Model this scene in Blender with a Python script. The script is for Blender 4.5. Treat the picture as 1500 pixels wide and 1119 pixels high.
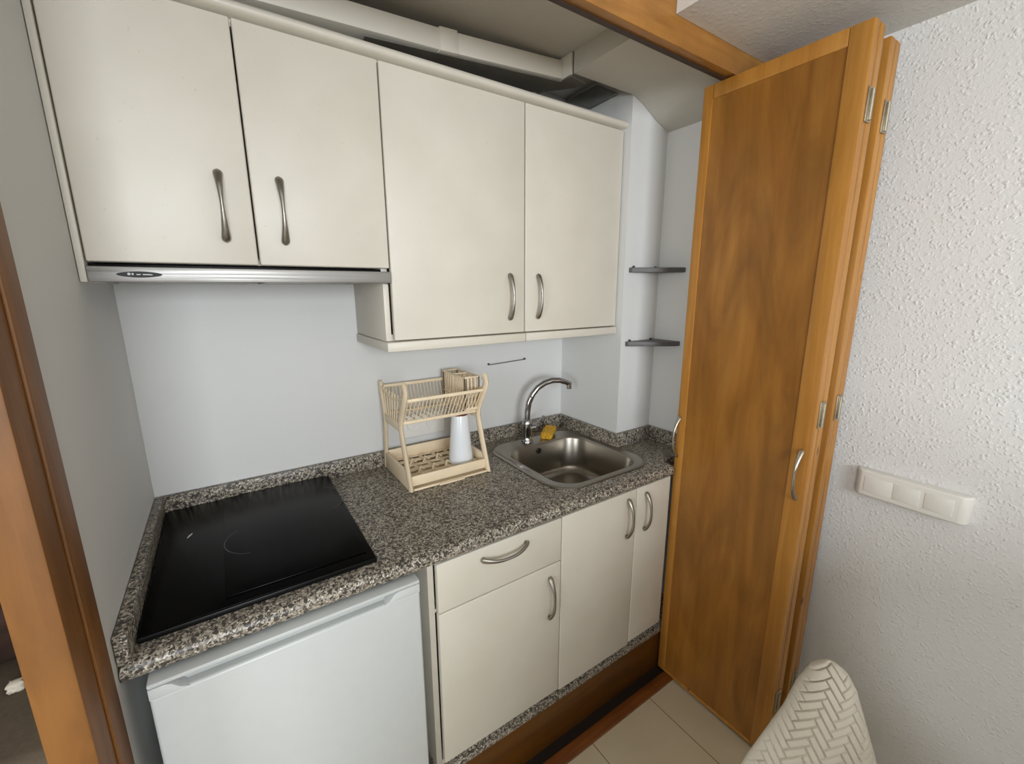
import bpy, bmesh, math, random
from mathutils import Vector, Matrix

for _o in list(bpy.data.objects):
    bpy.data.objects.remove(_o)
SC = bpy.context.scene
COL = SC.collection
R = random.Random(7)

# ------------------------------------------------------------------ camera
def make_camera():
    yaw, pitch, roll = .5895, -.2119, -.0039
    cy, sy, cp, sp = math.cos(yaw), math.sin(yaw), math.cos(pitch), math.sin(pitch)
    f = Vector((sy * cp, cy * cp, sp)); r = Vector((cy, -sy, 0)); u = r.cross(f)
    cr, sr = math.cos(roll), math.sin(roll)
    r2, u2 = cr * r + sr * u, -sr * r + cr * u
    cam = bpy.data.cameras.new('camera'); o = bpy.data.objects.new('camera', cam)
    cam.sensor_fit = 'HORIZONTAL'; cam.sensor_width = 36
    cam.lens = 626.7 * 36 / 1500
    cam.clip_start = .02
    M = Matrix((r2, u2, -f)).transposed().to_4x4()
    M.translation = (.2247, -1.5119, 1.5335)
    o.matrix_world = M
    COL.objects.link(o); SC.camera = o
make_camera()

# ------------------------------------------------------------------ light
SC.view_settings.view_transform = 'Standard'
SC.view_settings.look = 'None'
SC.view_settings.gamma = 1
SC.view_settings.use_curve_mapping = False
SC.view_settings.exposure = 0.13
W = bpy.data.worlds.new('World'); SC.world = W; W.use_nodes = True
W.node_tree.nodes['Background'].inputs[0].default_value = (.80, .90, 1, 1)
W.node_tree.nodes['Background'].inputs[1].default_value = 1.2

def area(name, loc, target, sx, sy, power, col):
    l = bpy.data.lights.new(name, 'AREA'); l.shape = 'RECTANGLE'; l.size = sx; l.size_y = sy
    l.energy = power; l.color = col
    o = bpy.data.objects.new(name, l); o.location = loc
    d = Vector(target) - Vector(loc); o.rotation_euler = d.to_track_quat('-Z', 'Y').to_euler()
    COL.objects.link(o); return o
# daylight entering by the window in the rear wall and by the glazed door in the left wall
area('window_daylight', (-.10, -4.40, 1.62), (.35, 0, 1.50), 1.35, 1.1, 96, (.90, .95, 1))
area('side_window_daylight', (-2.22, -2.6, 1.60), (1.83, -1.9, 1.55), 1.2, 1.0, 34, (.93, .97, 1))

# ------------------------------------------------------------------ materials
def srgb(r, g, b):
    f = lambda c: (c / 255 / 12.92) if c / 255 < .04045 else ((c / 255 + .055) / 1.055) ** 2.4
    return (f(r), f(g), f(b), 1)

class NT:
    def __init__(s, name):
        s.m = bpy.data.materials.new(name); s.m.use_nodes = True
        s.n = s.m.node_tree.nodes; s.l = s.m.node_tree.links
        s.b = s.n['Principled BSDF']
    def node(s, t, **kw):
        n = s.n.new(t)
        for k, v in kw.items():
            if k.startswith('i_'):
                key = k[2:]; n.inputs[int(key) if key.isdigit() else key.replace('_', ' ')].default_value = v
            else: setattr(n, k, v)
        return n
    def link(s, a, b): s.l.new(a, b)
    def coords(s, scale=(1, 1, 1), kind='Object', rot=(0, 0, 0)):
        t = s.node('ShaderNodeTexCoord'); m = s.node('ShaderNodeMapping')
        m.inputs['Scale'].default_value = scale; m.inputs['Rotation'].default_value = rot
        s.link(t.outputs[kind], m.inputs[0]); return m.outputs[0]
    def pos(s, scale=(1, 1, 1)):
        t = s.node('ShaderNodeNewGeometry'); m = s.node('ShaderNodeMapping')
        m.inputs['Scale'].default_value = scale
        s.link(t.outputs['Position'], m.inputs[0]); return m.outputs[0]
    def noise(s, vec, scale, detail=3, rough=.5, dist=0):
        n = s.node('ShaderNodeTexNoise'); n.inputs['Scale'].default_value = scale
        n.inputs['Detail'].default_value = detail; n.inputs['Roughness'].default_value = rough
        n.inputs['Distortion'].default_value = dist
        s.link(vec, n.inputs['Vector']); return n.outputs[0]
    def ramp(s, fac, stops, interp='LINEAR'):
        n = s.node('ShaderNodeValToRGB'); e = n.color_ramp.elements; n.color_ramp.interpolation = interp
        while len(e) < len(stops): e.new(.5)
        for i, (p, c) in enumerate(stops): e[i].position = p; e[i].color = c
        s.link(fac, n.inputs[0]); return n.outputs[0]
    def mix(s, fac, a, b, mode='MIX'):
        n = s.node('ShaderNodeMix', data_type='RGBA', blend_type=mode)
        for sock, v in ((n.inputs[0], fac), (n.inputs[6], a), (n.inputs[7], b)):
            if hasattr(v, 'links') or hasattr(v, 'is_linked'): s.link(v, sock)
            else: sock.default_value = v
        return n.outputs[2]
    def bump(s, h, strength, dist=.002, chain=None):
        n = s.node('ShaderNodeBump'); n.inputs['Strength'].default_value = strength
        n.inputs['Distance'].default_value = dist
        s.link(h, n.inputs['Height'])
        if chain is not None: s.link(chain, n.inputs['Normal'])
        s.link(n.outputs[0], s.b.inputs['Normal']); return n.outputs[0]
    def col(s, v):
        if hasattr(v, 'is_linked'): s.link(v, s.b.inputs['Base Color'])
        else: s.b.inputs['Base Color'].default_value = v
    def set(s, **kw):
        for k, v in kw.items(): s.b.inputs[k.replace('_', ' ')].default_value = v
        return s

M = {}
def plain(key, c, rough=.5, metal=0, noise=None, spec=.5):
    t = NT(key); t.col(srgb(*c)); t.set(Roughness=rough, Metallic=metal); t.b.inputs['Specular IOR Level'].default_value = spec
    if noise:
        v = t.coords(); h = t.noise(v, noise[0], 4)
        a = srgb(*c); k = noise[1]
        t.col(t.ramp(h, [(.3, tuple(x * (1 - k) for x in a[:3]) + (1,)), (.7, tuple(min(1, x * (1 + k)) for x in a[:3]) + (1,))]))
    M[key] = t.m; return t

def cream():
    t = NT('cream_laminate'); v = t.pos()
    n1 = t.noise(v, 6, 3); n2 = t.noise(t.pos((40, 40, 400)), 1.0, 2)
    c = t.ramp(n1, [(.3, srgb(205, 199, 185)), (.7, srgb(212, 206, 193))])
    s = t.noise(v, 130, 1); sp = t.ramp(s, [(.20, (.5, .5, .5, 1)), (.24, (0, 0, 0, 1))])
    t.col(t.mix(sp, c, srgb(186, 178, 160)))
    t.bump(n2, .03, .0005)
    t.set(Roughness=.44); t.b.inputs['Specular IOR Level'].default_value = .62
    M['cream'] = t.m
cream()

def stucco(key, c, scale, strength, dist):
    t = NT(key); v = t.pos()
    vo = t.node('ShaderNodeTexVoronoi', feature='SMOOTH_F1'); vo.inputs['Scale'].default_value = scale
    vo.inputs['Smoothness'].default_value = .6
    ad = t.node('ShaderNodeVectorMath', operation='MULTIPLY_ADD')
    nz = t.node('ShaderNodeTexNoise'); nz.inputs['Scale'].default_value = scale * .9; t.link(v, nz.inputs['Vector'])
    t.link(nz.outputs['Color'], ad.inputs[0]); ad.inputs[1].default_value = (1.1 / scale,) * 3; t.link(v, ad.inputs[2])
    t.link(ad.outputs[0], vo.inputs['Vector'])
    r = t.ramp(vo.outputs['Distance'], [(.10, (1, 1, 1, 1)), (.50, (0, 0, 0, 1))])
    r = t.mix(1.0, r, t.ramp(t.noise(v, scale * .45, 2), [(.35, (.15, .15, .15, 1)), (.65, (1, 1, 1, 1))]), 'MULTIPLY')
    b = t.noise(v, scale * 2.4, 3)
    m = t.mix(.3, r, b)
    t.bump(m, strength, dist)
    lo = t.noise(v, 1.6, 2)
    k = srgb(*c)
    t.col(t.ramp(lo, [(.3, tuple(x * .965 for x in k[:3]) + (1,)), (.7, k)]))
    t.set(Roughness=.75); t.b.inputs['Specular IOR Level'].default_value = .35
    M[key] = t.m
stucco('stucco', (228, 227, 225), 100, .55, .0045)
stucco('alcove_paint', (217, 217, 215), 130, .22, .0012)
stucco('ceiling_paint', (216, 214, 208), 70, .35, .002)
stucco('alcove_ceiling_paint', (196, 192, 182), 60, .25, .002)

def granite():
    t = NT('speckled_granite'); v = t.pos()
    vo = t.node('ShaderNodeTexVoronoi', feature='F1'); vo.inputs['Scale'].default_value = 300
    d = t.noise(v, 130, 3)
    mixv = t.node('ShaderNodeVectorMath', operation='MULTIPLY_ADD')
    t.link(d, mixv.inputs[0]); mixv.inputs[1].default_value = (.005, .005, .005); t.link(v, mixv.inputs[2])
    t.link(mixv.outputs[0], vo.inputs['Vector'])
    sep = t.node('ShaderNodeSeparateColor'); t.link(vo.outputs['Color'], sep.inputs[0])
    c = t.ramp(sep.outputs[0], [(0, srgb(52, 48, 44)), (.16, srgb(92, 86, 77)), (.36, srgb(126, 118, 106)),
                                (.58, srgb(154, 145, 131)), (.80, srgb(182, 173, 158)), (.94, srgb(206, 199, 186))], 'CONSTANT')
    v2 = t.node('ShaderNodeTexVoronoi', feature='F1'); v2.inputs['Scale'].default_value = 150
    t.link(mixv.outputs[0], v2.inputs['Vector'])
    s2 = t.node('ShaderNodeSeparateColor'); t.link(v2.outputs['Color'], s2.inputs[0])
    dk = t.ramp(s2.outputs[1], [(0, (1, 1, 1, 1)), (.13, (0, 0, 0, 1))], 'CONSTANT')
    t.col(t.mix(dk, c, srgb(66, 61, 56)))
    t.set(Roughness=.34); t.b.inputs['Specular IOR Level'].default_value = .35
    M['granite'] = t.m
granite()

def wood(key, dark, mid, light, grain=(22, 22, 1.3), rough=.38, knots=False, blot=.5):
    t = NT(key); v = t.pos(grain)
    a = t.noise(v, 1.4, 6, .6, .8)
    c = t.ramp(a, [(.28, srgb(*dark)), (.5, srgb(*mid)), (.75, srgb(*light))])
    w = t.noise(t.pos((7, 7, 2.2)), 1.1, 4, .55, 1.2)
    wr = t.ramp(w, [(.35, (0, 0, 0, 1)), (.7, (1, 1, 1, 1))])
    mx = t.node('ShaderNodeMath', operation='MULTIPLY'); t.link(wr, mx.inputs[0]); mx.inputs[1].default_value = blot
    c = t.mix(mx.outputs[0], c, srgb(*[int(x * .72) for x in dark]))
    if knots:
        vo = t.node('ShaderNodeTexVoronoi', feature='F1'); vo.inputs['Scale'].default_value = 1
        t.link(t.pos((14, 14, 4.2)), vo.inputs['Vector'])
        k = t.ramp(vo.outputs['Distance'], [(.03, (1, 1, 1, 1)), (.09, (0, 0, 0, 1))])
        c = t.mix(k, c, srgb(92, 42, 12))
    t.col(c)
    fine = t.noise(t.pos((160, 160, 5)), 1, 2); t.bump(fine, .12, .0008)
    t.set(Roughness=rough)
    M[key] = t.m
wood('pine_frame', (158, 103, 38), (176, 120, 48), (192, 138, 64), knots=True, blot=.22)
wood('oak_veneer', (134, 84, 26), (151, 99, 36), (168, 116, 50), grain=(13, 13, 1.2), blot=.55)
wood('jamb_wood', (104, 64, 20), (126, 80, 30), (146, 98, 44), rough=.55, grain=(14, 14, 2.0), blot=.35)
wood('header_wood', (140, 92, 36), (161, 110, 48), (178, 128, 62), grain=(2.0, 14, 14), blot=.3)
wood('plinth_wood', (76, 44, 6), (92, 54, 9), (106, 66, 14), grain=(1.4, 20, 20), blot=.3)
wood('threshold_wood', (100, 54, 20), (124, 70, 28), (144, 90, 42), grain=(1.4, 20, 20), blot=.4)

def steel(key, c, rough, scale=(3, 300, 300), aniso=.0):
    t = NT(key); n = t.noise(t.coords(scale), 1, 2)
    t.col(srgb(*c)); t.set(Metallic=1)
    t.link(t.ramp(n, [(.3, (rough * .7,) * 3 + (1,)), (.7, (rough * 1.3,) * 3 + (1,))]), t.b.inputs['Roughness'])
    t.bump(n, .04, .0004)
    M[key] = t.m
steel('brushed_steel', (166, 164, 161), .5)
plain('sink_steel', (160, 154, 144), .30, 1)
steel('handle_metal', (164, 160, 152), .40, (60, 60, 60))
steel('door_handle_metal', (190, 184, 172), .32, (60, 60, 60))
steel('hinge_metal', (176, 168, 150), .42, (90, 90, 90))
plain('chrome', (176, 176, 178), .10, 1)
plain('black_glass', (5, 5, 5), .25, spec=.10)
plain('black_enamel', (7, 7, 7), .35, spec=.25)
plain('hob_ring', (26, 25, 24), .3)
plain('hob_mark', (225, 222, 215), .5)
plain('black_plastic', (16, 15, 14), .45)
plain('fridge_white', (197, 200, 199), .32, noise=(30, .012))
plain('rack_plastic', (232, 213, 182), .42, noise=(12, .05))
plain('cup_white', (226, 229, 232), .18)
plain('cup_rim', (150, 84, 78), .4)
plain('sponge_yellow', (196, 150, 40), .95, noise=(140, .35))
plain('socket_white', (228, 226, 220), .35)
plain('switch_white', (232, 229, 222), .35)
plain('socket_hole', (70, 64, 58), .6)
plain('shade_grey', (104, 100, 92), .7, noise=(14, .12))
plain('duct_white', (214, 210, 198), .42)
plain('foil_grey', (128, 128, 124), .55, noise=(18, .1))
plain('shelf_grey', (92, 91, 90), .5, noise=(20, .06))
plain('peg_dark', (34, 32, 31), .5)
plain('badge_black', (18, 18, 16), .6)
plain('badge_silver', (190, 190, 186), .5)
plain('groove_black', (22, 14, 8), .6)
plain('track_brown', (52, 34, 20), .6)
plain('taupe_fabric', (92, 80, 66), .9, noise=(90, .12))
plain('brown_fabric', (52, 30, 20), .85, noise=(16, .45))
plain('cream_cloth', (206, 196, 180), .9)
plain('wire_grey', (120, 118, 114), .4, 1)
plain('chair_wood', (96, 60, 32), .45, noise=(8, .15))
plain('hall_paint', (206, 190, 156), .8)
plain('room_paint', (146, 130, 104), .8)

def cover():
    t = NT('knitted_cover'); v = t.pos()
    n = t.noise(v, 420, 2); lo = t.noise(v, 8, 2)
    t.col(t.ramp(lo, [(.3, srgb(186, 177, 162)), (.7, srgb(198, 190, 176))]))
    t.bump(n, .35, .001)
    t.set(Roughness=.95); t.b.inputs['Specular IOR Level'].default_value = .15
    M['cover'] = t.m
cover()

def tiles():
    t = NT('floor_tile'); v = t.pos()
    sep = t.node('ShaderNodeSeparateXYZ'); t.link(v, sep.inputs[0])
    def line(sock, off, period, half):
        a = t.node('ShaderNodeMath', operation='ADD'); t.link(sock, a.inputs[0]); a.inputs[1].default_value = -off + 60 * period
        m = t.node('ShaderNodeMath', operation='MODULO'); t.link(a.outputs[0], m.inputs[0]); m.inputs[1].default_value = period
        p = t.node('ShaderNodeMath', operation='PINGPONG'); t.link(m.outputs[0], p.inputs[0]); p.inputs[1].default_value = period / 2
        l = t.node('ShaderNodeMath', operation='LESS_THAN'); t.link(p.outputs[0], l.inputs[0]); l.inputs[1].default_value = half
        return l.outputs[0]
    lx = line(sep.outputs[0], 1.410, .30, .0016); ly = line(sep.outputs[1], -1.045, .30 * 1.3, .0016)
    mx = t.node('ShaderNodeMath', operation='MAXIMUM'); t.link(lx, mx.inputs[0]); t.link(ly, mx.inputs[1])
    n = t.noise(v, 5, 4)
    c = t.ramp(n, [(.3, srgb(187, 172, 144)), (.7, srgb(197, 183, 156))])
    t.col(t.mix(mx.outputs[0], c, srgb(118, 98, 72)))
    inv = t.node('ShaderNodeMath', operation='SUBTRACT'); inv.inputs[0].default_value = 1; t.link(mx.outputs[0], inv.inputs[1])
    t.bump(inv.outputs[0], .4, .001)
    t.set(Roughness=.28)
    M['tile'] = t.m
tiles()

# ------------------------------------------------------------------ mesh builder
class MB:
    def __init__(s): s.bm = bmesh.new()
    def _hull(s, vs, faces):
        bv = [s.bm.verts.new(v) for v in vs]
        return bv, [s.bm.faces.new([bv[i] for i in f]) for f in faces]
    def box(s, x0, x1, y0, y1, z0, z1, b=0, seg=2, mat=None):
        vs = [Vector((x, y, z)) for z in (z0, z1) for y in (y0, y1) for x in (x0, x1)]
        if mat is not None: vs = [mat @ v for v in vs]
        bv, fs = s._hull(vs, [(0, 2, 3, 1), (4, 5, 7, 6), (0, 1, 5, 4), (2, 6, 7, 3), (0, 4, 6, 2), (1, 3, 7, 5)])
        if b > 0:
            es = {e for f in fs for e in f.edges}
            bmesh.ops.bevel(s.bm, geom=list(es), offset=b, segments=seg, profile=.5, affect='EDGES', clamp_overlap=True)
        return s
    def prism(s, poly, axis, a0, a1, b=0, seg=2):
        """poly: 2D points; axis 'x' -> (y,z), 'y' -> (x,z), 'z' -> (x,y)"""
        def P(p, a):
            return {'x': (a, p[0], p[1]), 'y': (p[0], a, p[1]), 'z': (p[0], p[1], a)}[axis]
        n = len(poly)
        A = [s.bm.verts.new(P(p, a0)) for p in poly]; B = [s.bm.verts.new(P(p, a1)) for p in poly]
        fs = [s.bm.faces.new(A), s.bm.faces.new(list(reversed(B)))]
        for i in range(n):
            fs.append(s.bm.faces.new((A[i], B[i], B[(i + 1) % n], A[(i + 1) % n])))
        bmesh.ops.recalc_face_normals(s.bm, faces=fs)
        if b > 0:
            es = [e for e in fs[0].edges] + [e for e in fs[1].edges]
            bmesh.ops.bevel(s.bm, geom=es, offset=b, segments=seg, profile=.5, affect='EDGES', clamp_overlap=True)
        return s
    def tube(s, pts, rad, n=12, cap=True, up=(0, 0, 1)):
        pts = [Vector(p) for p in pts]; m = len(pts)
        rad = rad if isinstance(rad, (list, tuple)) and len(rad) == m else [rad] * m
        rad = [r if isinstance(r, (list, tuple)) else (r, r) for r in rad]
        tan = [((pts[min(i + 1, m - 1)] - pts[max(i - 1, 0)])).normalized() for i in range(m)]
        nrm = Vector(up)
        if abs(nrm.dot(tan[0])) > .95: nrm = Vector((1, 0, 0))
        rings = []
        for i in range(m):
            nrm = (nrm - tan[i] * nrm.dot(tan[i])).normalized(); bi = tan[i].cross(nrm)
            rings.append([s.bm.verts.new(pts[i] + nrm * (rad[i][0] * math.cos(a)) + bi * (rad[i][1] * math.sin(a)))
                          for a in [2 * math.pi * k / n for k in range(n)]])
        for i in range(m - 1):
            for k in range(n):
                s.bm.faces.new((rings[i][k], rings[i][(k + 1) % n], rings[i + 1][(k + 1) % n], rings[i + 1][k]))
        if cap:
            s.bm.faces.new(list(reversed(rings[0]))); s.bm.faces.new(rings[-1])
        return s
    def lathe(s, prof, c, n=32, axis='z', cap=True):
        def P(r, h, a):
            x, y = r * math.cos(a), r * math.sin(a)
            return {'z': (c[0] + x, c[1] + y, c[2] + h), 'y': (c[0] + x, c[1] + h, c[2] + y), 'x': (c[0] + h, c[1] + x, c[2] + y)}[axis]
        rings = [[s.bm.verts.new(P(r, h, 2 * math.pi * k / n)) for k in range(n)] for r, h in prof]
        fs = []
        for i in range(len(rings) - 1):
            for k in range(n):
                fs.append(s.bm.faces.new((rings[i][k], rings[i][(k + 1) % n], rings[i + 1][(k + 1) % n], rings[i + 1][k])))
        if cap:
            fs.append(s.bm.faces.new(rings[0])); fs.append(s.bm.faces.new(rings[-1]))
        bmesh.ops.recalc_face_normals(s.bm, faces=fs)
        return s
    def rings(s, loops, cap0=False, cap1=False):
        vv = [[s.bm.verts.new(p) for p in lp] for lp in loops]; n = len(vv[0]); fs = []
        for i in range(len(vv) - 1):
            for k in range(n):
                fs.append(s.bm.faces.new((vv[i][k], vv[i][(k + 1) % n], vv[i + 1][(k + 1) % n], vv[i + 1][k])))
        if cap0: fs.append(s.bm.faces.new(list(reversed(vv[0]))))
        if cap1: fs.append(s.bm.faces.new(vv[-1]))
        return fs
    def build(s, name, mat, parent=None, smooth=35, recalc=False):
        if recalc: bmesh.ops.recalc_face_normals(s.bm, faces=s.bm.faces)
        me = bpy.data.meshes.new(name)
        root = parent
        while root is not None and root.parent is not None: root = root.parent
        if root is not None:
            bmesh.ops.translate(s.bm, vec=-Vector(root.location), verts=s.bm.verts)
        s.bm.to_mesh(me); s.bm.free()
        me.materials.append(M[mat] if isinstance(mat, str) else mat)
        for p in me.polygons: p.use_smooth = True
        me.set_sharp_from_angle(angle=math.radians(smooth))
        o = bpy.data.objects.new(name, me); COL.objects.link(o)
        if parent is not None: o.parent = parent
        return o

def tag(o, label, cat, group=None):
    o['label'] = label; o['category'] = cat
    if group: o['group'] = group
    return o
def thing(name, label, cat, loc, group=None):
    o = bpy.data.objects.new(name, None); o.empty_display_size = .05; o.location = loc
    COL.objects.link(o); return tag(o, label, cat, group)
def struct(name, mb, mat, smooth=35):
    o = mb.build(name, mat, None, smooth); o['kind'] = 'structure'; return o

# ------------------------------------------------------------------ the setting
XR = 1.83          # right wall of the room
struct('floor', MB().box(-2.4, 2.0, -4.6, 1.9, -.06, 0), 'tile')
struct('wall_back', MB().box(-.05, XR, 0, .1, 0, 2.62), 'alcove_paint')
struct('wall_alcove_left', MB().box(-.05, 0, -.652, 0, 0, 2.62), 'alcove_paint')
struct('wall_column', MB().box(1.515, XR, -.355, 0, 0, 2.62), 'alcove_paint')
struct('wall_niche_right', MB().box(1.718, XR, -.62, -.355, 0, 2.62), 'alcove_paint')
struct('wall_right', MB().box(XR, XR + .1, -4.4, .1, 0, 2.62), 'stucco')
# ceiling of the alcove, open to a dark cavity above the wall cabinets; dropped soffit at the right, coved over the niche
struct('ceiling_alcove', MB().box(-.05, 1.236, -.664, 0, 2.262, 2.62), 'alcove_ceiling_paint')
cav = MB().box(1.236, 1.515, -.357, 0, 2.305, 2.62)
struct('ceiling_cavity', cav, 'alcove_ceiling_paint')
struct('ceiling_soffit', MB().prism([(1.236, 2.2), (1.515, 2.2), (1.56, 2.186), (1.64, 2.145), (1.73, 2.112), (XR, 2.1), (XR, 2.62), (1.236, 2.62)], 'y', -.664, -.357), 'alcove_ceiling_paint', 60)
struct('ceiling_main', MB().box(-2.4, XR, -4.5, -.705, 2.45, 2.62), 'ceiling_paint')
struct('ceiling_dropped', MB().box(1.266, XR, -4.4, -.706, 2.212, 2.45), 'ceiling_paint')
struct('trim_header', MB().box(-.05, XR, -.705, -.664, 2.146, 2.62, .002), 'header_wood')
jm = MB().box(-.048, 0, -.775, -.654, 0, 2.45, .003)
jm.box(0, .004, -.712, -.654, 0, 2.146, .001)
struct('trim_jamb_left', jm, 'jamb_wood')
struct('trim_jamb_right', MB().box(1.775, XR, -.70, -.622, 0, 2.146, .002), 'jamb_wood')
# walls of the rest of the room, with the window (rear) and the balcony opening (left) that light it
rw = MB().box(-2.4, -.85, -4.6, -4.5, 0, 2.62).box(.65, 2.0, -4.6, -4.5, 0, 2.62).box(-.85, .65, -4.6, -4.5, 0, 1.0).box(-.85, .65, -4.6, -4.5, 2.2, 2.62)
struct('wall_rear', rw, 'room_paint')
lw = MB().box(-2.4, -2.3, -4.5, -3.35, 0, 2.62).box(-2.4, -2.3, -1.9, 1.9, 0, 2.62).box(-2.4, -2.3, -3.35, -1.9, 2.15, 2.62).box(-2.4, -2.3, -3.35, -1.9, 0, 1.05)
struct('wall_left', lw, 'room_paint')
struct('added_shade_wall', MB().box(.22, 1.72, -2.42, -2.32, 0, 1.18, .004), 'room_paint')  # unseen half wall, added to dim the base cabinets and floor
fr = MB()
for x0, x1, z0, z1 in ((-.85, -.79, 1.0, 2.2), (.59, .65, 1.0, 2.2), (-.79, .59, 1.0, 1.06), (-.79, .59, 2.14, 2.2), (-.13, -.07, 1.06, 2.14)):
    fr.box(x0, x1, -4.58, -4.52, z0, z1, .004)
struct('window_1', fr, 'fridge_white')
fr = MB()
for y0, y1, z0, z1 in ((-3.35, -3.28, 1.05, 2.15), (-1.97, -1.9, 1.05, 2.15), (-3.28, -1.97, 2.08, 2.15), (-3.28, -1.97, 1.05, 1.12), (-2.66, -2.59, 1.12, 2.08)):
    fr.box(-2.38, -2.32, y0, y1, z0, z1, .004)
struct('window_2', fr, 'fridge_white')
struct('wall_hall_end', MB().box(-2.3, -.05, 1.5, 1.6, 0, 2.62), 'hall_paint')
struct('ceiling_hall', MB().box(-2.3, -.05, -.70, 1.5, 2.45, 2.62), 'ceiling_paint')
struct('wall_hall_right', MB().box(-.15, -.05, 0, 1.5, 0, 2.45), 'hall_paint')

# ------------------------------------------------------------------ handles
def bow(p, axis, out, L, w_end, w_mid, H, name, mat, parent, n=36):
    """bow handle: flat rounded ends, slim arched middle. p = centre on the door face"""
    p = Vector(p); ax = Vector(axis).normalized(); o = Vector(out).normalized()
    pts, rad = [], []
    for i in range(n + 1):
        t = i / n; s = -math.cos(math.pi * t)
        h = H * (1 - abs(s) ** 2.4)
        pts.append(p + ax * (s * L / 2) + o * (h + .004))
        k = abs(s) ** 1.6
        w = w_mid + (w_end - w_mid) * k
        th = .0042 + .0014 * k
        e = min(1, (1 - abs(s)) * L / 2 / w_end + .015)
        rnd = math.sqrt(max(0, 1 - (1 - e) ** 2))
        w *= max(rnd, .12); th *= max(rnd, .4)
        rad.append((th, w))
    m = MB().tube(pts, rad, 14, True, up=o)
    for sgn in (-1, 1):                                   # feet
        q = p + ax * (sgn * (L / 2 - w_end * .9))
        m.tube([q, q + o * .0045], w_end * .5, 10)
    return m.build(name, mat, parent, 50)

# ------------------------------------------------------------------ wall cabinets
YU = -.326                     # door faces of the wall cabinets
def front(x0, x1, z0, z1, y, b=.0035, th=.019):
    return MB().box(x0, x1, y, y + th, z0, z1, b, 3)

hc = thing('wall_cabinet', 'cream two-door wall cabinet above the steel extractor hood', 'cabinet', (.31, -.15, 1.592), 'cream wall cabinets')
hb = MB()
hb.box(.014, .03, -.302, -.002, 1.592, 2.10).box(.583, .599, -.302, -.002, 1.592, 2.10).box(.03, .583, -.302, -.002, 1.592, 1.606).box(.03, .583, -.302, -.002, 2.086, 2.10).box(.03, .583, -.012, -.002, 1.606, 2.086)
hb.build('body', 'cream', hc)
MB().box(-.0 + .0012, .0125, YU - .002, -.002, 1.552, 2.10, .0015).build('side_panel', 'cream', hc)
for x0, x1, hx in ((.0150, .3095, .2525), (.3130, .6180, .3700)):
    d = front(x0, x1, 1.592, 2.094, YU).build('door', 'cream', hc)
    bow((hx, YU, 1.715), (0, 0, 1), (0, -1, 0), .150, .0105, .0038, .026, 'handle', 'handle_metal', d)

def cab(x0, x1, label, hx, panel):
    c = thing('wall_cabinet', label, 'cabinet', ((x0 + x1) / 2, -.15, 1.392), 'cream wall cabinets')
    b = MB()
    b.box(x0, x0 + .017, -.304, -.002, 1.392, 2.10, .001).box(x1 - .017, x1, -.304, -.002, 1.392, 2.10, .001)
    b.box(x0 + .017, x1 - .017, -.304, -.002, 1.392, 1.41).box(x0 + .017, x1 - .017, -.304, -.002, 2.083, 2.10).box(x0 + .017, x1 - .017, -.012, -.002, 1.41, 2.083)
    b.build('body', 'cream', c)
    dx0 = x0 + (.0210 if panel else .0015)
    d = front(dx0, x1 - .0015, 1.394, 2.094, YU).build('door', 'cream', c)
    bow((hx, YU, 1.511), (0, 0, 1), (0, -1, 0), .150, .0098, .0040, .024, 'handle', 'handle_metal', d)
    if panel:
        MB().box(x0, x0 + .0165, -.312, -.3045, 1.392, 1.551, .0025).build('side_panel', 'cream', c)
    p = MB().box(x0 - (.004 if panel else 0), x1 - .001, YU - .008, -.002, 1.3625, 1.3905, .004, 2)
    p.build('pelmet', 'cream', c)
    return c
cab(.6005, 1.0710, 'taller cream single-door wall cabinet directly right of the extractor hood', 1.0090, True)
cab(1.0720, 1.5115, 'cream single-door wall cabinet against the white column at the right end', 1.1230, False)

cr = MB()
prof = [(-.05, 2.101), (YU - .010, 2.101), (YU - .016, 2.106), (YU - .017, 2.113), (YU - .012, 2.120), (YU - .001, 2.1245), (YU + .05, 2.129), (-.05, 2.129)]
cr.prism(prof, 'x', .001, 1.5135)
tag(cr.build('cornice', 'cream', None, 50), 'long cream cornice moulding along the top of all wall cabinets', 'cornice')

# extractor hood
hd = thing('extractor_hood', 'slim stainless steel extractor hood under the two-door wall cabinet', 'extractor hood', (.31, -.16, 1.553))
MB().box(.0135, .5995, -.305, -.004, 1.5555, 1.589, .001).build('body', 'black_enamel', hd)
MB().box(.0135, .6195, YU - .006, -.3125, 1.5525, 1.583, .0022, 2).build('front_strip', 'brushed_steel', hd)
bd = MB()
el = [(.0935 + .0365 * math.cos(a) * (abs(math.cos(a)) ** .2), 1.5675 + .0062 * math.sin(a)) for a in [2 * math.pi * k / 40 for k in range(40)]]
bd.prism(el, 'y', YU - .0075, YU - .0058)
bo = bd.build('badge', 'badge_black', hd)
lt = MB()
for pl_ in ([(.0745, 1.5662), (.0780, 1.5655), (.0800, 1.5690), (.0770, 1.5712), (.0745, 1.5698)], [(.0812, 1.5662), (.0840, 1.5662), (.0840, 1.5704), (.0812, 1.5700)],
            [(.0985, 1.5664), (.1130, 1.5662), (.1150, 1.5672), (.1120, 1.5682), (.0985, 1.5684)], [(.0885, 1.5664), (.0950, 1.5664), (.0950, 1.5682), (.0885, 1.5682)]):
    lt.prism(pl_, 'y', YU - .0083, YU - .0073)
lt.build('emblem', 'badge_silver', bo)
gr = MB()
for k in range(2):
    x0 = .05 + k * .27
    gr.box(x0, x0 + .24, -.285, -.06, 1.5515, 1.5555, .001)
gr.build('filter_grille', 'brushed_steel', hd)

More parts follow.
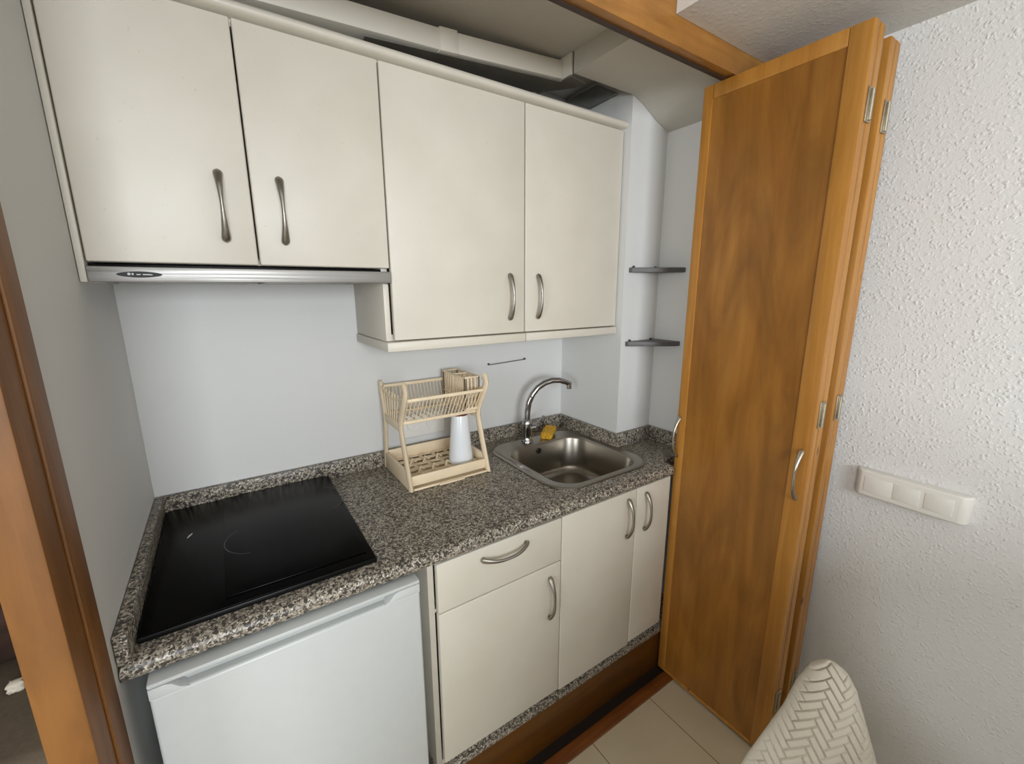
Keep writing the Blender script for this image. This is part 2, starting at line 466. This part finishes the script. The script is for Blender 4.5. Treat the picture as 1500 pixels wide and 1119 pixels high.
# ------------------------------------------------------------------ duct over the cabinets
du = thing('ventilation_duct', 'flat white plastic ventilation duct running above the wall cabinets', 'duct', (.62, -.23, 2.132))
def duct(name, xa, za, xb, zb, h=.053, y0=-.312, y1=-.195, parent=du, b=.004):
    m = MB(); 
    m.prism([(xa, za), (xb, zb), (xb, zb + h), (xa, za + h)], 'y', y0, y1, b, 2)
    return m.build(name, 'duct_white', parent)
duct('duct_section', .02, 2.1305, .806, 2.168)
duct('coupling', .798, 2.1655, .852, 2.1695, .058, -.3155, -.162)
duct('duct_section', .846, 2.1705, 1.228, 2.199)
fl = MB().box(1.2285, 1.2355, -.352, -.17, 2.198, 2.2605, .001)
fl.build('wall_flange', 'duct_white', du)
# dark sheet with the duct's underside shade put into its colour; grey duct piece
pts = [(.60, -.306), (1.226, -.306), (1.226, -.345), (1.236, -.352)]
pts += [(1.300, -.340), (1.292, -.300), (1.262, -.262), (1.225, -.226), (1.185, -.205), (1.15, -.196), (1.12, -.184), (1.09, -.188), (1.05, -.176), (.98, -.180), (.90, -.172), (.80, -.176), (.60, -.170)]
m = MB().prism(pts, 'z', -.0030, -.0005)
for v in m.bm.verts: v.co.z += 2.1635 + (min(v.co.x, 1.23) - .80) * .0712
tag(m.build('shade_sheet', 'shade_grey'), 'wavy dark grey sheet standing in for shade under the white duct near the column', 'sheet')
g = MB(); g.prism([(-.006, 2.289), (-.186, 2.287), (-.292, 2.224), (-.145, 2.221)], 'x', 1.4985, 1.5145, .002)
tag(g.build('duct_offcut', 'foil_grey'), 'flat grey duct piece on the side of the column above the last wall cabinet', 'duct')

# ------------------------------------------------------------------ worktop
ZC = .90
wt = thing('worktop', 'speckled grey granite worktop with rounded front edge', 'worktop', (.8, -.3, .86))
HX0, HX1, HY0, HY1 = 1.082, 1.468, -.540, -.120     # cut-out for the sink
m = MB()
def bull(x0, x1):
    p = [(-.56, .8605), (-.608, .8605)]
    for k in range(9):
        a = -math.pi / 2 - math.pi * k / 8
        p.append((-.6045 + .0195 * math.cos(a) * .95, .88 + .0195 * math.sin(a)))
    p += [(-.56, .8995)]
    return p
m.prism(bull(0, 1), 'x', .0015, 1.5345)
m.box(.0015, HX0, -.56, -.002, .8605, .8995)
m.box(HX0, HX1, HY1, -.002, .8605, .8995).box(HX0, HX1, -.56, HY0, .8605, .8995)
m.box(HX1, 1.513, -.357, -.002, .8605, .8995).box(HX1, 1.716, -.56, -.357, .8605, .8995)
m.build('slab', 'granite', wt)
ZU = .956
MB().box(.0015, 1.5135, -.0205, -.002, ZC, ZU, .001).build('upstand', 'granite', wt)
MB().box(.0015, .0205, -.619, -.0210, ZC - .0004, ZU, .001).build('upstand', 'granite', wt)
MB().box(1.4945, 1.5135, -.357, -.021, ZC, ZU, .001).build('upstand', 'granite', wt)
MB().box(1.4945, 1.7165, -.376, -.3575, ZC, ZU, .001).build('upstand', 'granite', wt)
MB().box(1.698, 1.7165, -.558, -.3765, ZC, ZU, .001).build('upstand', 'granite', wt)

# ------------------------------------------------------------------ hob
hob = thing('ceramic_hob', 'black glass ceramic hob set in the granite worktop', 'hob', (.24, -.30, ZC))
MB().box(.0225, .4615, -.578, -.0225, ZC, .9125, .003, 2).build('frame', 'black_enamel', hob)
MB().box(.026, .458, -.575, -.026, .9122, .9142, .0006).build('glass', 'black_glass', hob)
MB().box(.160, .446, -.546, -.030, .9141, .9178, .0012).build('cover_plate', 'black_glass', hob)
for cx, cy, r in ((.235, -.325, .075), (.375, -.20, .095)):
    q = MB()
    a0, a1 = ((2.2, 4.4) if cx < .3 else (-1.0, .9))
    q.tube([(cx + r * math.cos(a0 + (a1 - a0) * k / 30), cy + r * math.sin(a0 + (a1 - a0) * k / 30), .9179) for k in range(31)], (.0002, .0010), 6)
    q.build('zone_ring', 'hob_ring', hob)
MB().tube([(.081, -.226, .9143), (.086, -.214, .9143), (.091, -.205, .9143)], [(.0003, .001), (.0003, .0026), (.0003, .001)], 8).build('white_mark', 'hob_mark', hob)  # small white stroke on the glass

# ------------------------------------------------------------------ sink
def rrect(cx, cy, w, h, r, z, n=10, dz=None):
    out = []
    for qx, qy, a0 in ((1, 1, 0), (-1, 1, 90), (-1, -1, 180), (1, -1, 270)):
        for k in range(n + 1):
            a = math.radians(a0 + 90 * k / n)
            out.append((cx + qx * (w / 2 - r) + r * math.cos(a), cy + qy * (h / 2 - r) + r * math.sin(a), z))
    return out
sk = thing('kitchen_sink', 'single-bowl stainless steel sink inset in the granite worktop', 'sink', (1.275, -.32, ZC))
OX, OY, OW, OH = 1.275, -.318, .462, .490
BX, BY, BW, BH = 1.275, -.345, .376, .372
m = MB()
m.rings([rrect(OX, OY, OW, OH, .095, .8998), rrect(OX, OY, OW, OH, .095, .9030), rrect(OX, OY, OW - .010, OH - .010, .092, .9056), rrect(OX, OY, OW - .026, OH - .026, .086, .9050),
         rrect(OX, OY, OW - .034, OH - .034, .084, .9030), rrect(BX, BY, BW + .014, BH + .014, .088, .9030)])
m.build('rim', 'sink_steel', sk, 40)
m = MB()
lo = [rrect(BX, BY, BW + .014, BH + .014, .088, .9030), rrect(BX, BY, BW + .004, BH + .004, .085, .9010), rrect(BX, BY, BW, BH, .083, .895)]
for k in range(7):
    a = math.pi / 2 * k / 6
    lo.append(rrect(BX, BY, BW - .02 - .07 * (1 - math.cos(a)), BH - .02 - .07 * (1 - math.cos(a)), max(.08 - .03 * (1 - math.cos(a)), .03), .785 - .035 * math.sin(a)))
lo.append(rrect(BX, BY, .10, .10, .049, .747))
m.rings(lo, False, True)
m.build('bowl', 'sink_steel', sk, 60)
MB().lathe([(.0, .7475), (.038, .7475), (.042, .7490), (.045, .7478)], (BX, BY, 0), 28, cap=False).build('drain', 'chrome', sk, 60)
MB().lathe([(.0, -.0008), (.010, -.0010), (.012, .0004)], (1.262, BY + BH / 2 - .0055, .872), 20, 'y', False).build('overflow_hole', 'black_plastic', sk)

# ------------------------------------------------------------------ tap
tp = thing('mixer_tap', 'chrome mixer tap with swan-neck spout behind the sink bowl', 'tap', (1.236, -.113, .9035))
TX, TY = 1.236, -.113
MB().lathe([(.025, .9035), (.025, .909), (.021, .913), (.0195, .93), (.0215, .955), (.0225, .98), (.020, .998), (.015, 1.004), (.0, 1.004)], (TX, TY, 0), 28, cap=False).build('body', 'chrome', tp, 60)
sp = [(1.236, -.113, 1.000), (1.2365, -.114, 1.035), (1.243, -.116, 1.075), (1.258, -.120, 1.108), (1.281, -.125, 1.134), (1.312, -.132, 1.152), (1.346, -.139, 1.160), (1.380, -.147, 1.158), (1.410, -.154, 1.148), (1.430, -.159, 1.138)]
MB().tube(sp, [.0125] * 7 + [.0120, .0115, .0112], 16).build('spout', 'chrome', tp, 60)
MB().tube([(1.424, -.1575, 1.146), (1.4255, -.158, 1.118)], .0118, 16).build('aerator', 'chrome', tp, 60)
lv = MB().tube([(TX, TY, .962), (TX + .034, TY - .012, .964)], .0165, 20)
lv.tube([(TX + .034, TY - .012, .964), (TX + .043, TY - .016, .966)], [.0165, .011], 20)
lv.build('lever_hub', 'chrome', tp, 60)
MB().tube([(TX + .032, TY - .012, .968), (TX + .056, TY - .002, .980), (TX + .100, TY + .016, .996)], [(.004, .005), (.0035, .005), (.003, .0065)], 10).build('lever', 'chrome', tp, 60)

# sponge
s = MB().box(-.050, .050, -.026, .026, 0, .030, .010, 3, Matrix.Translation((1.356, -.108, .906)) @ Matrix.Rotation(math.radians(38), 4, 'Z') @ Matrix.Rotation(math.radians(-6), 4, 'Y'))
bmesh.ops.subdivide_edges(s.bm, edges=[e for e in s.bm.edges if e.calc_length() > .015], cuts=5, use_grid_fill=True)
for v in s.bm.verts:
    v.co += Vector((R.uniform(-1, 1), R.uniform(-1, 1), R.uniform(-.6, 1))) * .0016
tag(s.build('sponge', 'sponge_yellow', None, 80), 'crumpled yellow sponge on the sink ledge beside the tap', 'sponge')

# ------------------------------------------------------------------ dish rack
rk = thing('dish_rack', 'two-tier beige plastic dish rack standing on the granite worktop', 'dish rack', (.805, -.15, ZC))
X0, X1 = .655, .953
def side(x, t):
    """hourglass end frame"""
    g = MB()
    zf = [(.900, -.276), (.93, -.266), (1.00, -.241), (1.06, -.220), (1.095, -.209), (1.125, -.214), (1.16, -.234), (1.20, -.260), (1.225, -.272), (1.238, -.268), (1.245, -.255)]
    zb = [(.900, -.026), (.96, -.033), (1.03, -.045), (1.095, -.054), (1.14, -.043), (1.19, -.024), (1.222, -.023)]
    g.tube([(x, y, z) for z, y in zf], [(.0070, .0155)] * len(zf), 8, up=(1, 0, 0))
    g.tube([(x, y, z) for z, y in zb], [(.0070, .0135)] * len(zb), 8, up=(1, 0, 0))
    g.box(x - .005, x + .005, -.268, -.030, .9005, .960, .002)
    g.box(x - .005, x + .005, -.212, -.050, 1.083, 1.112, .002)
    return g
for x in (X0 + .006, X1 - .006):
    f_ = side(x, 0).build('side_frame', 'rack_plastic', rk, 50)
    w_ = MB()
    for k in range(9):                                        # thin ribs filling the upper V of the end
        t = k / 8
        w_.tube([(x, -.205 + .15 * t, 1.10), (x, -.262 + .235 * t, 1.205)], .0022, 6)
    w_.tube([(x, -.262, 1.205), (x, -.20, 1.190), (x, -.145, 1.182), (x, -.09, 1.190), (x, -.027, 1.205)], .0045, 8)
    w_.build('end_ribs', 'rack_plastic', f_, 50)
tr = MB()
tr.box(X0 + .012, X1 - .012, -.268, -.258, .912, .946, .003).box(X0 + .012, X1 - .012, -.040, -.032, .920, .965, .003)
for k in range(6):
    y = -.250 + .040 * k
    tr.box(X0 + .012, X1 - .012, y, y + (.012 if k % 2 else .018), .920, .926, .001)
for k in range(6):
    x = X0 + .02 + k * .050
    tr.box(x, x + .012, -.258, -.040, .9195, .9255, .001)
for x in (.73, .78, .83):
    for y in (-.20, -.12):
        tr.tube([(x - .018, y - .012, .926), (x - .004, y + .006, .943), (x + .014, y + .012, .926)], .0035, 7)
tr.build('lower_tray', 'rack_plastic', rk, 50)
dt = MB().box(X0 + .014, X1 - .014, -.278, -.045, .9008, .9035, .001).box(X0 + .014, X1 - .014, -.281, -.277, .9008, .9085, .0012)
dt.box(.755, .848, -.289, -.281, .9008, .9075, .0015)
dt.build('drip_tray', 'rack_plastic', rk)
ub = MB()
ub.box(X0 + .012, X1 - .012, -.264, -.254, 1.190, 1.202, .003).box(X0 + .012, X1 - .012, -.034, -.026, 1.196, 1.208, .003)
ub.box(X0 + .012, X1 - .012, -.208, -.200, 1.103, 1.115, .003).box(X0 + .012, X1 - .012, -.062, -.054, 1.103, 1.113, .003)
n = 20
for k in range(n + 1):
    x = X0 + .018 + (X1 - X0 - .036) * k / n
    ub.tube([(x, -.258, 1.193), (x, -.204, 1.110)], .0021, 6)
    ub.tube([(x, -.031, 1.200), (x, -.058, 1.108)], .0021, 6)
    if k % 2 == 0: ub.tube([(x, -.204, 1.108), (x, -.058, 1.106)], .0022, 6)
ub.build('plate_basket', 'rack_plastic', rk, 50)
ch = MB()
cx0, cx1, cy0, cy1 = .893, .950, -.215, -.045
for z in (1.125, 1.165, 1.236):
    for a, b in (((cx0, cy0), (cx1, cy0)), ((cx1, cy0), (cx1, cy1)), ((cx1, cy1), (cx0, cy1)), ((cx0, cy1), (cx0, cy0)), ((cx0, -.13), (cx1, -.13))):
        ch.tube([(a[0], a[1], z), (b[0], b[1], z)], (.0045, .003) if z > 1.2 else .0026, 8)
for k in range(12):
    y = cy0 + (cy1 - cy0) * k / 11
    for x in (cx0, cx1): ch.tube([(x, y, 1.124), (x, y, 1.237)], .0032, 6)
for k in range(5):
    x = cx0 + (cx1 - cx0) * k / 4
    for y in (cy0, cy1, -.13): ch.tube([(x, y, 1.124), (x, y, 1.237)], .0032, 6)
ch.box(cx0, cx1, cy0, cy1, 1.118, 1.124)
ch.build('cutlery_holder', 'rack_plastic', rk, 50)

cu = thing('tumbler', 'tall white tumbler standing upside down in the lower dish rack', 'tumbler', (.884, -.190, .9265))
MB().lathe([(.0415, .9270), (.0435, .9270), (.0440, .932), (.0425, .945), (.0295, 1.098), (.0285, 1.102), (.0255, 1.102)], (.884, -.190, 0), 40, cap=False).build('body', 'cup_white', cu, 50)
MB().lathe([(.0, 1.095), (.0245, 1.095), (.0255, 1.1025), (.0285, 1.1035), (.0288, 1.101)], (.884, -.190, 0), 40, cap=False).build('base_rim', 'cup_rim', cu, 50)

# double socket on the wall behind the rack
so = thing('double_socket', 'white double wall socket behind the dish rack', 'socket', (.815, -.002, 1.035))
MB().box(.728, .905, -.012, -.001, .985, 1.075, .004, 3).build('plate', 'socket_white', so)
for x in (.775, .850):
    f_ = MB().lathe([(.0, -.010), (.018, -.010), (.0185, -.0135), (.0225, -.0145), (.0240, -.012)], (x, 0, 1.034), 28, 'y', False).build('socket_face', 'socket_white', so, 50)
    h_ = MB()
    for dx in (-.0095, .0095): h_.lathe([(0, -.0106), (.0032, -.0106), (.0034, -.0098)], (x + dx, 0, 1.034), 12, 'y', False)
    h_.build('contact_hole', 'socket_hole', f_)
# thin rail
wr = MB().tube([(1.118, -.001, 1.2325), (1.118, -.012, 1.232), (1.124, -.016, 1.232), (1.294, -.016, 1.239), (1.300, -.012, 1.239), (1.300, -.001, 1.239)], .0016, 8)
wr.lathe([(0, -.004), (.005, -.004), (.005, -.001)], (1.118, 0, 1.2325), 12, 'y', False).lathe([(0, -.004), (.005, -.004), (.005, -.001)], (1.300, 0, 1.239), 12, 'y', False)
tag(wr.build('hanging_rail', 'wire_grey', None, 50), 'thin grey metal rail on the white wall above the tap', 'rail')

# ------------------------------------------------------------------ niche shelves
def shelf(z, label):
    t = thing('corner_shelf', label, 'shelf', (1.63, -.40, z), 'grey corner shelves in the niche')
    MB().prism([(1.538, -.357), (1.717, -.357), (1.717, -.478), (1.690, -.474), (1.620, -.430), (1.560, -.385), (1.538, -.372)], 'z', z, z + .018, .001).build('board', 'shelf_grey', t)
    for x, y in ((1.556, -.364), (1.672, -.372)):
        MB().lathe([(.0045, 0), (.0045, .004), (.0035, .007), (0, .0075)], (x, y, z + .018), 14, cap=False).build('peg', 'peg_dark', t)
shelf(1.597, 'upper grey corner shelf in the niche beside the folding door')
shelf(1.314, 'lower grey corner shelf in the niche above the worktop')

# ------------------------------------------------------------------ fridge
fg = thing('refrigerator', 'white under-counter refrigerator below the hob', 'refrigerator', (.29, -.33, 0))
FX0, FX1 = .034, .5415
MB().box(FX0 + .002, FX1 - .002, -.575, -.03, .03, .854, .006, 2).build('body', 'fridge_white', fg)
fd = MB()
YF = -.6355
fd.box(FX0, FX1, YF, -.580, .075, .8235, .006, 3)
def tz(pts): fd.prism(pts, 'y', YF, -.580, .0025, 2)
tz([(FX0, .8205), (.096, .8205), (.080, .8275), (.068, .8400), (.058, .8435), (FX0, .8435)])
tz([(FX1, .8205), (.452, .8205), (.468, .8275), (.480, .8400), (.490, .8435), (FX1, .8435)])
fd.prism([(-.580, .815), (-.616, .8225), (-.606, .828), (-.602, .838), (-.602, .846), (-.580, .846)], 'x', .06, .49)
fd.box(FX0, FX1, YF - .001, -.580, .8455, .8545, .003, 2)
fd.build('door', 'fridge_white', fg, 40)
kb = MB().box(FX0 + .01, FX1 - .01, -.585, -.56, 0, .072, .002)
kb.build('kickplate', 'fridge_white', fg)

# ------------------------------------------------------------------ base cabinets
YB = -.612
ZB0 = .226
bc = thing('base_cabinet', 'cream base cabinet with one drawer over a door beside the fridge', 'base cabinet', (.79, -.3, .2005), 'cream base cabinets')
b = MB()
b.box(.578, .5945, -.5915, -.03, .2005, .8595, .001).box(.990, 1.006, -.590, -.03, .2005, .8595).box(.5945, .990, -.590, -.03, .2005, .216).box(.5945, .990, -.045, -.03, .216, .8595).box(.5945, .990, -.590, -.55, .705, .715)
b.build('body', 'cream', bc)
d = front(.5965, 1.0075, .7130, .8565, YB).build('drawer', 'cream', bc)
bow((.800, YB, .826), (1, 0, 0), (0, -1, -.35), .158, .0098, .0040, .026, 'handle', 'handle_metal', d)
d = front(.5965, 1.0075, ZB0, .7095, YB).build('door', 'cream', bc)
bow((.9610, YB, .600), (0, 0, 1), (0, -1, 0), .150, .0098, .0040, .026, 'handle', 'handle_metal', d)
sc = thing('base_cabinet', 'cream two-door base cabinet below the sink', 'base cabinet', (1.27, -.3, .2005), 'cream base cabinets')
b = MB()
b.box(1.0085, 1.0245, -.590, -.03, .2005, .8595).box(1.517, 1.533, -.590, -.357, .2005, .8595).box(1.0245, 1.517, -.590, -.357, .2005, .216).box(1.0245, 1.5, -.357, -.03, .2005, .216).box(1.0245, 1.5, -.045, -.03, .216, .8595)
b.build('body', 'cream', sc)
for x0, x1, z0, hx in ((1.0105, 1.3480, ZB0 - .006, 1.3020), (1.3510, 1.5340, ZB0 + .004, 1.3940)):
    d = front(x0, x1, z0, .8575, YB).build('door', 'cream', sc)
    bow((hx, YB, .760), (0, 0, 1), (0, -1, 0), .150, .0098, .0040, .026, 'handle', 'handle_metal', d)

pl = thing('plinth', 'granite-topped brown wooden plinth under the base cabinets', 'plinth', (1.06, -.35, 0))
MB().box(.575, 1.7165, -.610, -.357, .176, .2, .002).box(.575, 1.513, -.357, -.03, .176, .2).build('granite_ledge', 'granite', pl)
MB().box(.575, 1.716, -.604, -.585, 0, .1755, .001).build('wood_board', 'plinth_wood', pl)
th = thing('threshold', 'reddish wooden floor threshold with black track groove below the cabinets', 'threshold', (.9, -.64, 0))
MB().box(.553, 1.772, -.6825, -.640, 0.0002, .010, .002).build('strip', 'threshold_wood', th)
MB().box(.553, 1.772, -.640, -.6045, .0002, .004).build('track_groove', 'groove_black', th)
tk = MB().box(.01, 1.77, -.6785, -.666, 2.1415, 2.1458)
tag(tk.build('door_track', 'track_brown'), 'thin dark sliding track on the underside of the wooden header', 'track')

# ------------------------------------------------------------------ folding doors
ZT, ZD = 2.142, .012
def leaf(parent, x0, x1, y0, y1, handles=()):
    """leaf lying in a plane of constant x; y0 = room end, y1 = track end"""
    st, rl = .050, .042
    f_ = MB()
    f_.box(x0, x1, y0, y0 + st, ZD, ZT, .004, 2).box(x0, x1, y1 - st + .018, y1, ZD, ZT, .004, 2)
    f_.box(x0, x1, y0 + st, y1 - st + .018, ZT - rl, ZT, .003, 2)
    f_.box(x0, x1, y0 + st, y1 - st + .018, ZD, ZD + .012, .002, 2)
    fo = f_.build('door_leaf', 'pine_frame', parent)
    p = MB().box(x0 + .0035, x1 - .0035, y0 + st - .002, y1 - st + .020, ZD + .010, ZT - rl + .002)
    p.build('veneer_panel', 'oak_veneer', fo)
    for y in handles:
        bow((x0, y, 1.012), (0, 0, 1), (-1, 0, 0), .155, .0085, .0034, .032, 'handle', 'door_handle_metal', fo)
    return fo
def hinge(parent, x, y, z):
    h = MB().box(x - .017, x + .017, y - .0025, y - .0005, z - .038, z + .038, .0006)
    h.tube([(x, y - .005, z - .034), (x, y - .005, z + .034)], .0045, 10)
    h.build('hinge', 'hinge_metal', parent, 50)
YE = -1.038
fdr = thing('folding_door', 'front pair of folded pine door leaves with two metal handles', 'door', (1.58, -.82, 0), 'folding pine doors')
leaf(fdr, 1.545, 1.576, YE, -.6115, (-1.020, -.626)); leaf(fdr, 1.579, 1.610, YE, -.6115)
for z in (1.965, 1.19, .22): hinge(fdr, 1.5775, YE, z)
rdr = thing('folding_door', 'rear pair of folded pine door leaves next to the stucco wall', 'door', (1.70, -.82, 0), 'folding pine doors')
leaf(rdr, 1.672, 1.703, YE + .006, -.624); leaf(rdr, 1.706, 1.737, YE + .006, -.624)
for z in (1.965, 1.19, .22): hinge(rdr, 1.7045, YE + .006, z)

# ------------------------------------------------------------------ switch bank on the right wall
sw = thing('switch_strip', 'white surface-mounted strip of wall switches on the stucco wall', 'switch', (XR, -1.20, .96))
SY0, SY1, SZ0, SZ1 = -1.328, -1.074, .912, .992
ol = [(XR - .0005, SY0), (XR - .0005, SY1)]
for k in range(9):
    a = math.pi / 2 * k / 8
    ol.append((XR - .006 - .028 * math.sin(a), SY1 - .022 + .022 * math.cos(a)))
for k in range(9):
    a = math.pi / 2 * (1 - k / 8)
    ol.append((XR - .006 - .028 * math.sin(a), SY0 + .022 - .022 * math.cos(a)))
MB().prism(ol, 'z', SZ0, SZ1, .007, 4).build('housing', 'switch_white', sw, 50)
for k in range(3):
    y1_ = SY1 - .026 - k * .069; y0_ = y1_ - (.067 if k == 0 else .058)
    MB().box(XR - .0358, XR - .0335, y0_, y1_, SZ0 + .016, SZ1 - .016, .0018, 2).build('blank_cover' if k == 0 else 'rocker', 'switch_white', sw)

# ------------------------------------------------------------------ chair with knitted cover
def herring(u, v, w=.0125, n=3):
    i, j = math.floor(u / w), math.floor(v / w)
    d = (i - j) % (2 * n)
    fu, fv = u / w - i, v / w - j
    if d < n: a, b = (d + fu) * w, fv * w
    else: a, b = (2 * n - 1 - d + fv) * w, fu * w
    k = min(min(a, n * w - a), min(b, w - b)) / (w * .5)
    k = min(1, k * 2.4)
    return math.sqrt(max(0, 1 - (1 - k) ** 2))
chr_ = thing('dining_chair', 'chair in an off-white knitted herringbone cover at lower right, in front of the stucco wall', 'chair', (.86, -1.48, 0))
def chair():
    T = Vector((1.08, -1.285, .862))
    Rz = Matrix.Rotation(math.radians(40), 3, 'Z')
    a = Rz @ Vector((0, -1, 0)); b = (Rz @ Vector((-.3, 0, -1))).normalized(); n = a.cross(b)
    if n.dot(Vector((.2247, -1.5119, 1.5335)) - T) < 0: n = -n
    LT = [(0, 0), (.004, -.013), (.015, -.030), (.05, -.052), (.099, -.073), (.20, -.130), (.29, -.172), (.38, -.195), (.46, -.200)]
    RT = [(0, 0), (.004, .014), (.015, .028), (.04, .042), (.075, .052), (.16, .076), (.27, .112), (.38, .150), (.46, .170)]
    def ip(tab, s):
        for (s0, v0), (s1, v1) in zip(tab, tab[1:]):
            if s <= s1: return v0 + (v1 - v0) * (s - s0) / (s1 - s0)
        return tab[-1][1]
    ns, nc = 340, 240
    def P(s, c, side):
        l, r = ip(LT, s), ip(RT, s); al = (l + r) / 2 + (r - l) / 2 * c
        edge = min(1, s / .06)
        h = .034 * (1 - abs(c) ** 2.6) ** .6 * (edge * (2 - edge)) ** .5
        return T + a * al + b * s + n * (h * side), al
    verts, faces = [], []
    for side in (1, -1):
        base = len(verts)
        g = [[P(.46 * (i / ns) ** 1.35, -1 + 2 * j / nc, side) for j in range(nc + 1)] for i in range(ns + 1)]
        for i in range(ns + 1):
            s_ = .46 * (i / ns) ** 1.35
            for j in range(nc + 1):
                p, al = g[i][j]
                if side == 1 and 0 < j < nc and i > 0:
                    d1 = g[i][j + 1][0] - g[i][j - 1][0]; d2 = g[min(i + 1, ns)][j][0] - g[i - 1][j][0]
                    nn = d1.cross(d2)
                    if nn.length > 1e-12:
                        nn.normalize()
                        if nn.dot(n) < 0: nn = -nn
                        qc, qs = math.cos(1.05), math.sin(1.05)
                        p = p + nn * (.0085 * (herring(al * qc + s_ * qs + 5, s_ * qc - al * qs + 5) - 1) * (1 - abs(-1 + 2 * j / nc) ** 8))
                verts.append(p)
        for i in range(ns):
            for j in range(nc):
                q = (base + i * (nc + 1) + j, base + i * (nc + 1) + j + 1, base + (i + 1) * (nc + 1) + j + 1, base + (i + 1) * (nc + 1) + j)
                faces.append(q if side == 1 else q[::-1])
    me = bpy.data.meshes.new('backrest_cover')
    off = Vector(chr_.location)
    me.from_pydata([v - off for v in verts], [], faces)
    bm = bmesh.new(); bm.from_mesh(me); bmesh.ops.remove_doubles(bm, verts=bm.verts, dist=1e-5); bmesh.ops.recalc_face_normals(bm, faces=bm.faces); bm.to_mesh(me); bm.free()
    me.materials.append(M['cover'])
    for p in me.polygons: p.use_smooth = True
    o = bpy.data.objects.new('backrest_cover', me); COL.objects.link(o); o.parent = chr_
    B = T + b * .41
    f = Vector((n.x, n.y, 0)).normalized(); c0 = Vector((B.x, B.y, 0)) + f * .235 + a * .0
    X = Matrix((a, f, Vector((0, 0, 1)))).transposed().to_4x4(); X.translation = c0
    MB().box(-.21, .20, -.20, .21, .41, .47, .022, 4, X).build('seat', 'cover', chr_)
    for sx in (-.17, .16):
        for sy in (-.16, .17):
            MB().box(sx - .02, sx + .02, sy - .02, sy + .02, 0, .415, .004, 2, X).build('leg', 'chair_wood', chr_)
chair()

# ------------------------------------------------------------------ beyond the left jamb
sf = thing('upholstered_bench', 'taupe upholstered seat just visible beyond the left wooden jamb', 'seat', (-.7, .1, 0))
MB().box(-1.25, -.17, -.20, .42, .10, .44, .04, 4).build('seat', 'taupe_fabric', sf)
MB().box(-1.25, -.17, .32, .46, .425, .54, .03, 4).build('backrest', 'taupe_fabric', sf)
for x in (-1.2, -.22):
    for y in (-.15, .38): MB().box(x - .02, x + .02, y - .02, y + .02, 0, .12, .003).build('leg', 'chair_wood', sf)
cs = MB().box(-.24, .24, -.05, .05, -.115, .115, .045, 5, Matrix.Translation((-.44, .20, .575)) @ Matrix.Rotation(math.radians(20), 4, 'X'))
tag(cs.build('cushion', 'brown_fabric', None, 60), 'dark brown cushion on the taupe seat beyond the left jamb', 'cushion')

wc = MB().box(-.018, .018, -.014, .014, 0, .030, .008, 3, Matrix.Translation((-.378, .085, .4415)))
bmesh.ops.subdivide_edges(wc.bm, edges=[e for e in wc.bm.edges if e.calc_length() > .008], cuts=3, use_grid_fill=True)
for v in wc.bm.verts:
    v.co += Vector((R.uniform(-1, 1), R.uniform(-1, 1), R.uniform(0, 1))) * .003
tag(wc.build('cloth', 'cream_cloth', None, 80), 'small crumpled white cloth in front of the dark brown cushion', 'cloth')
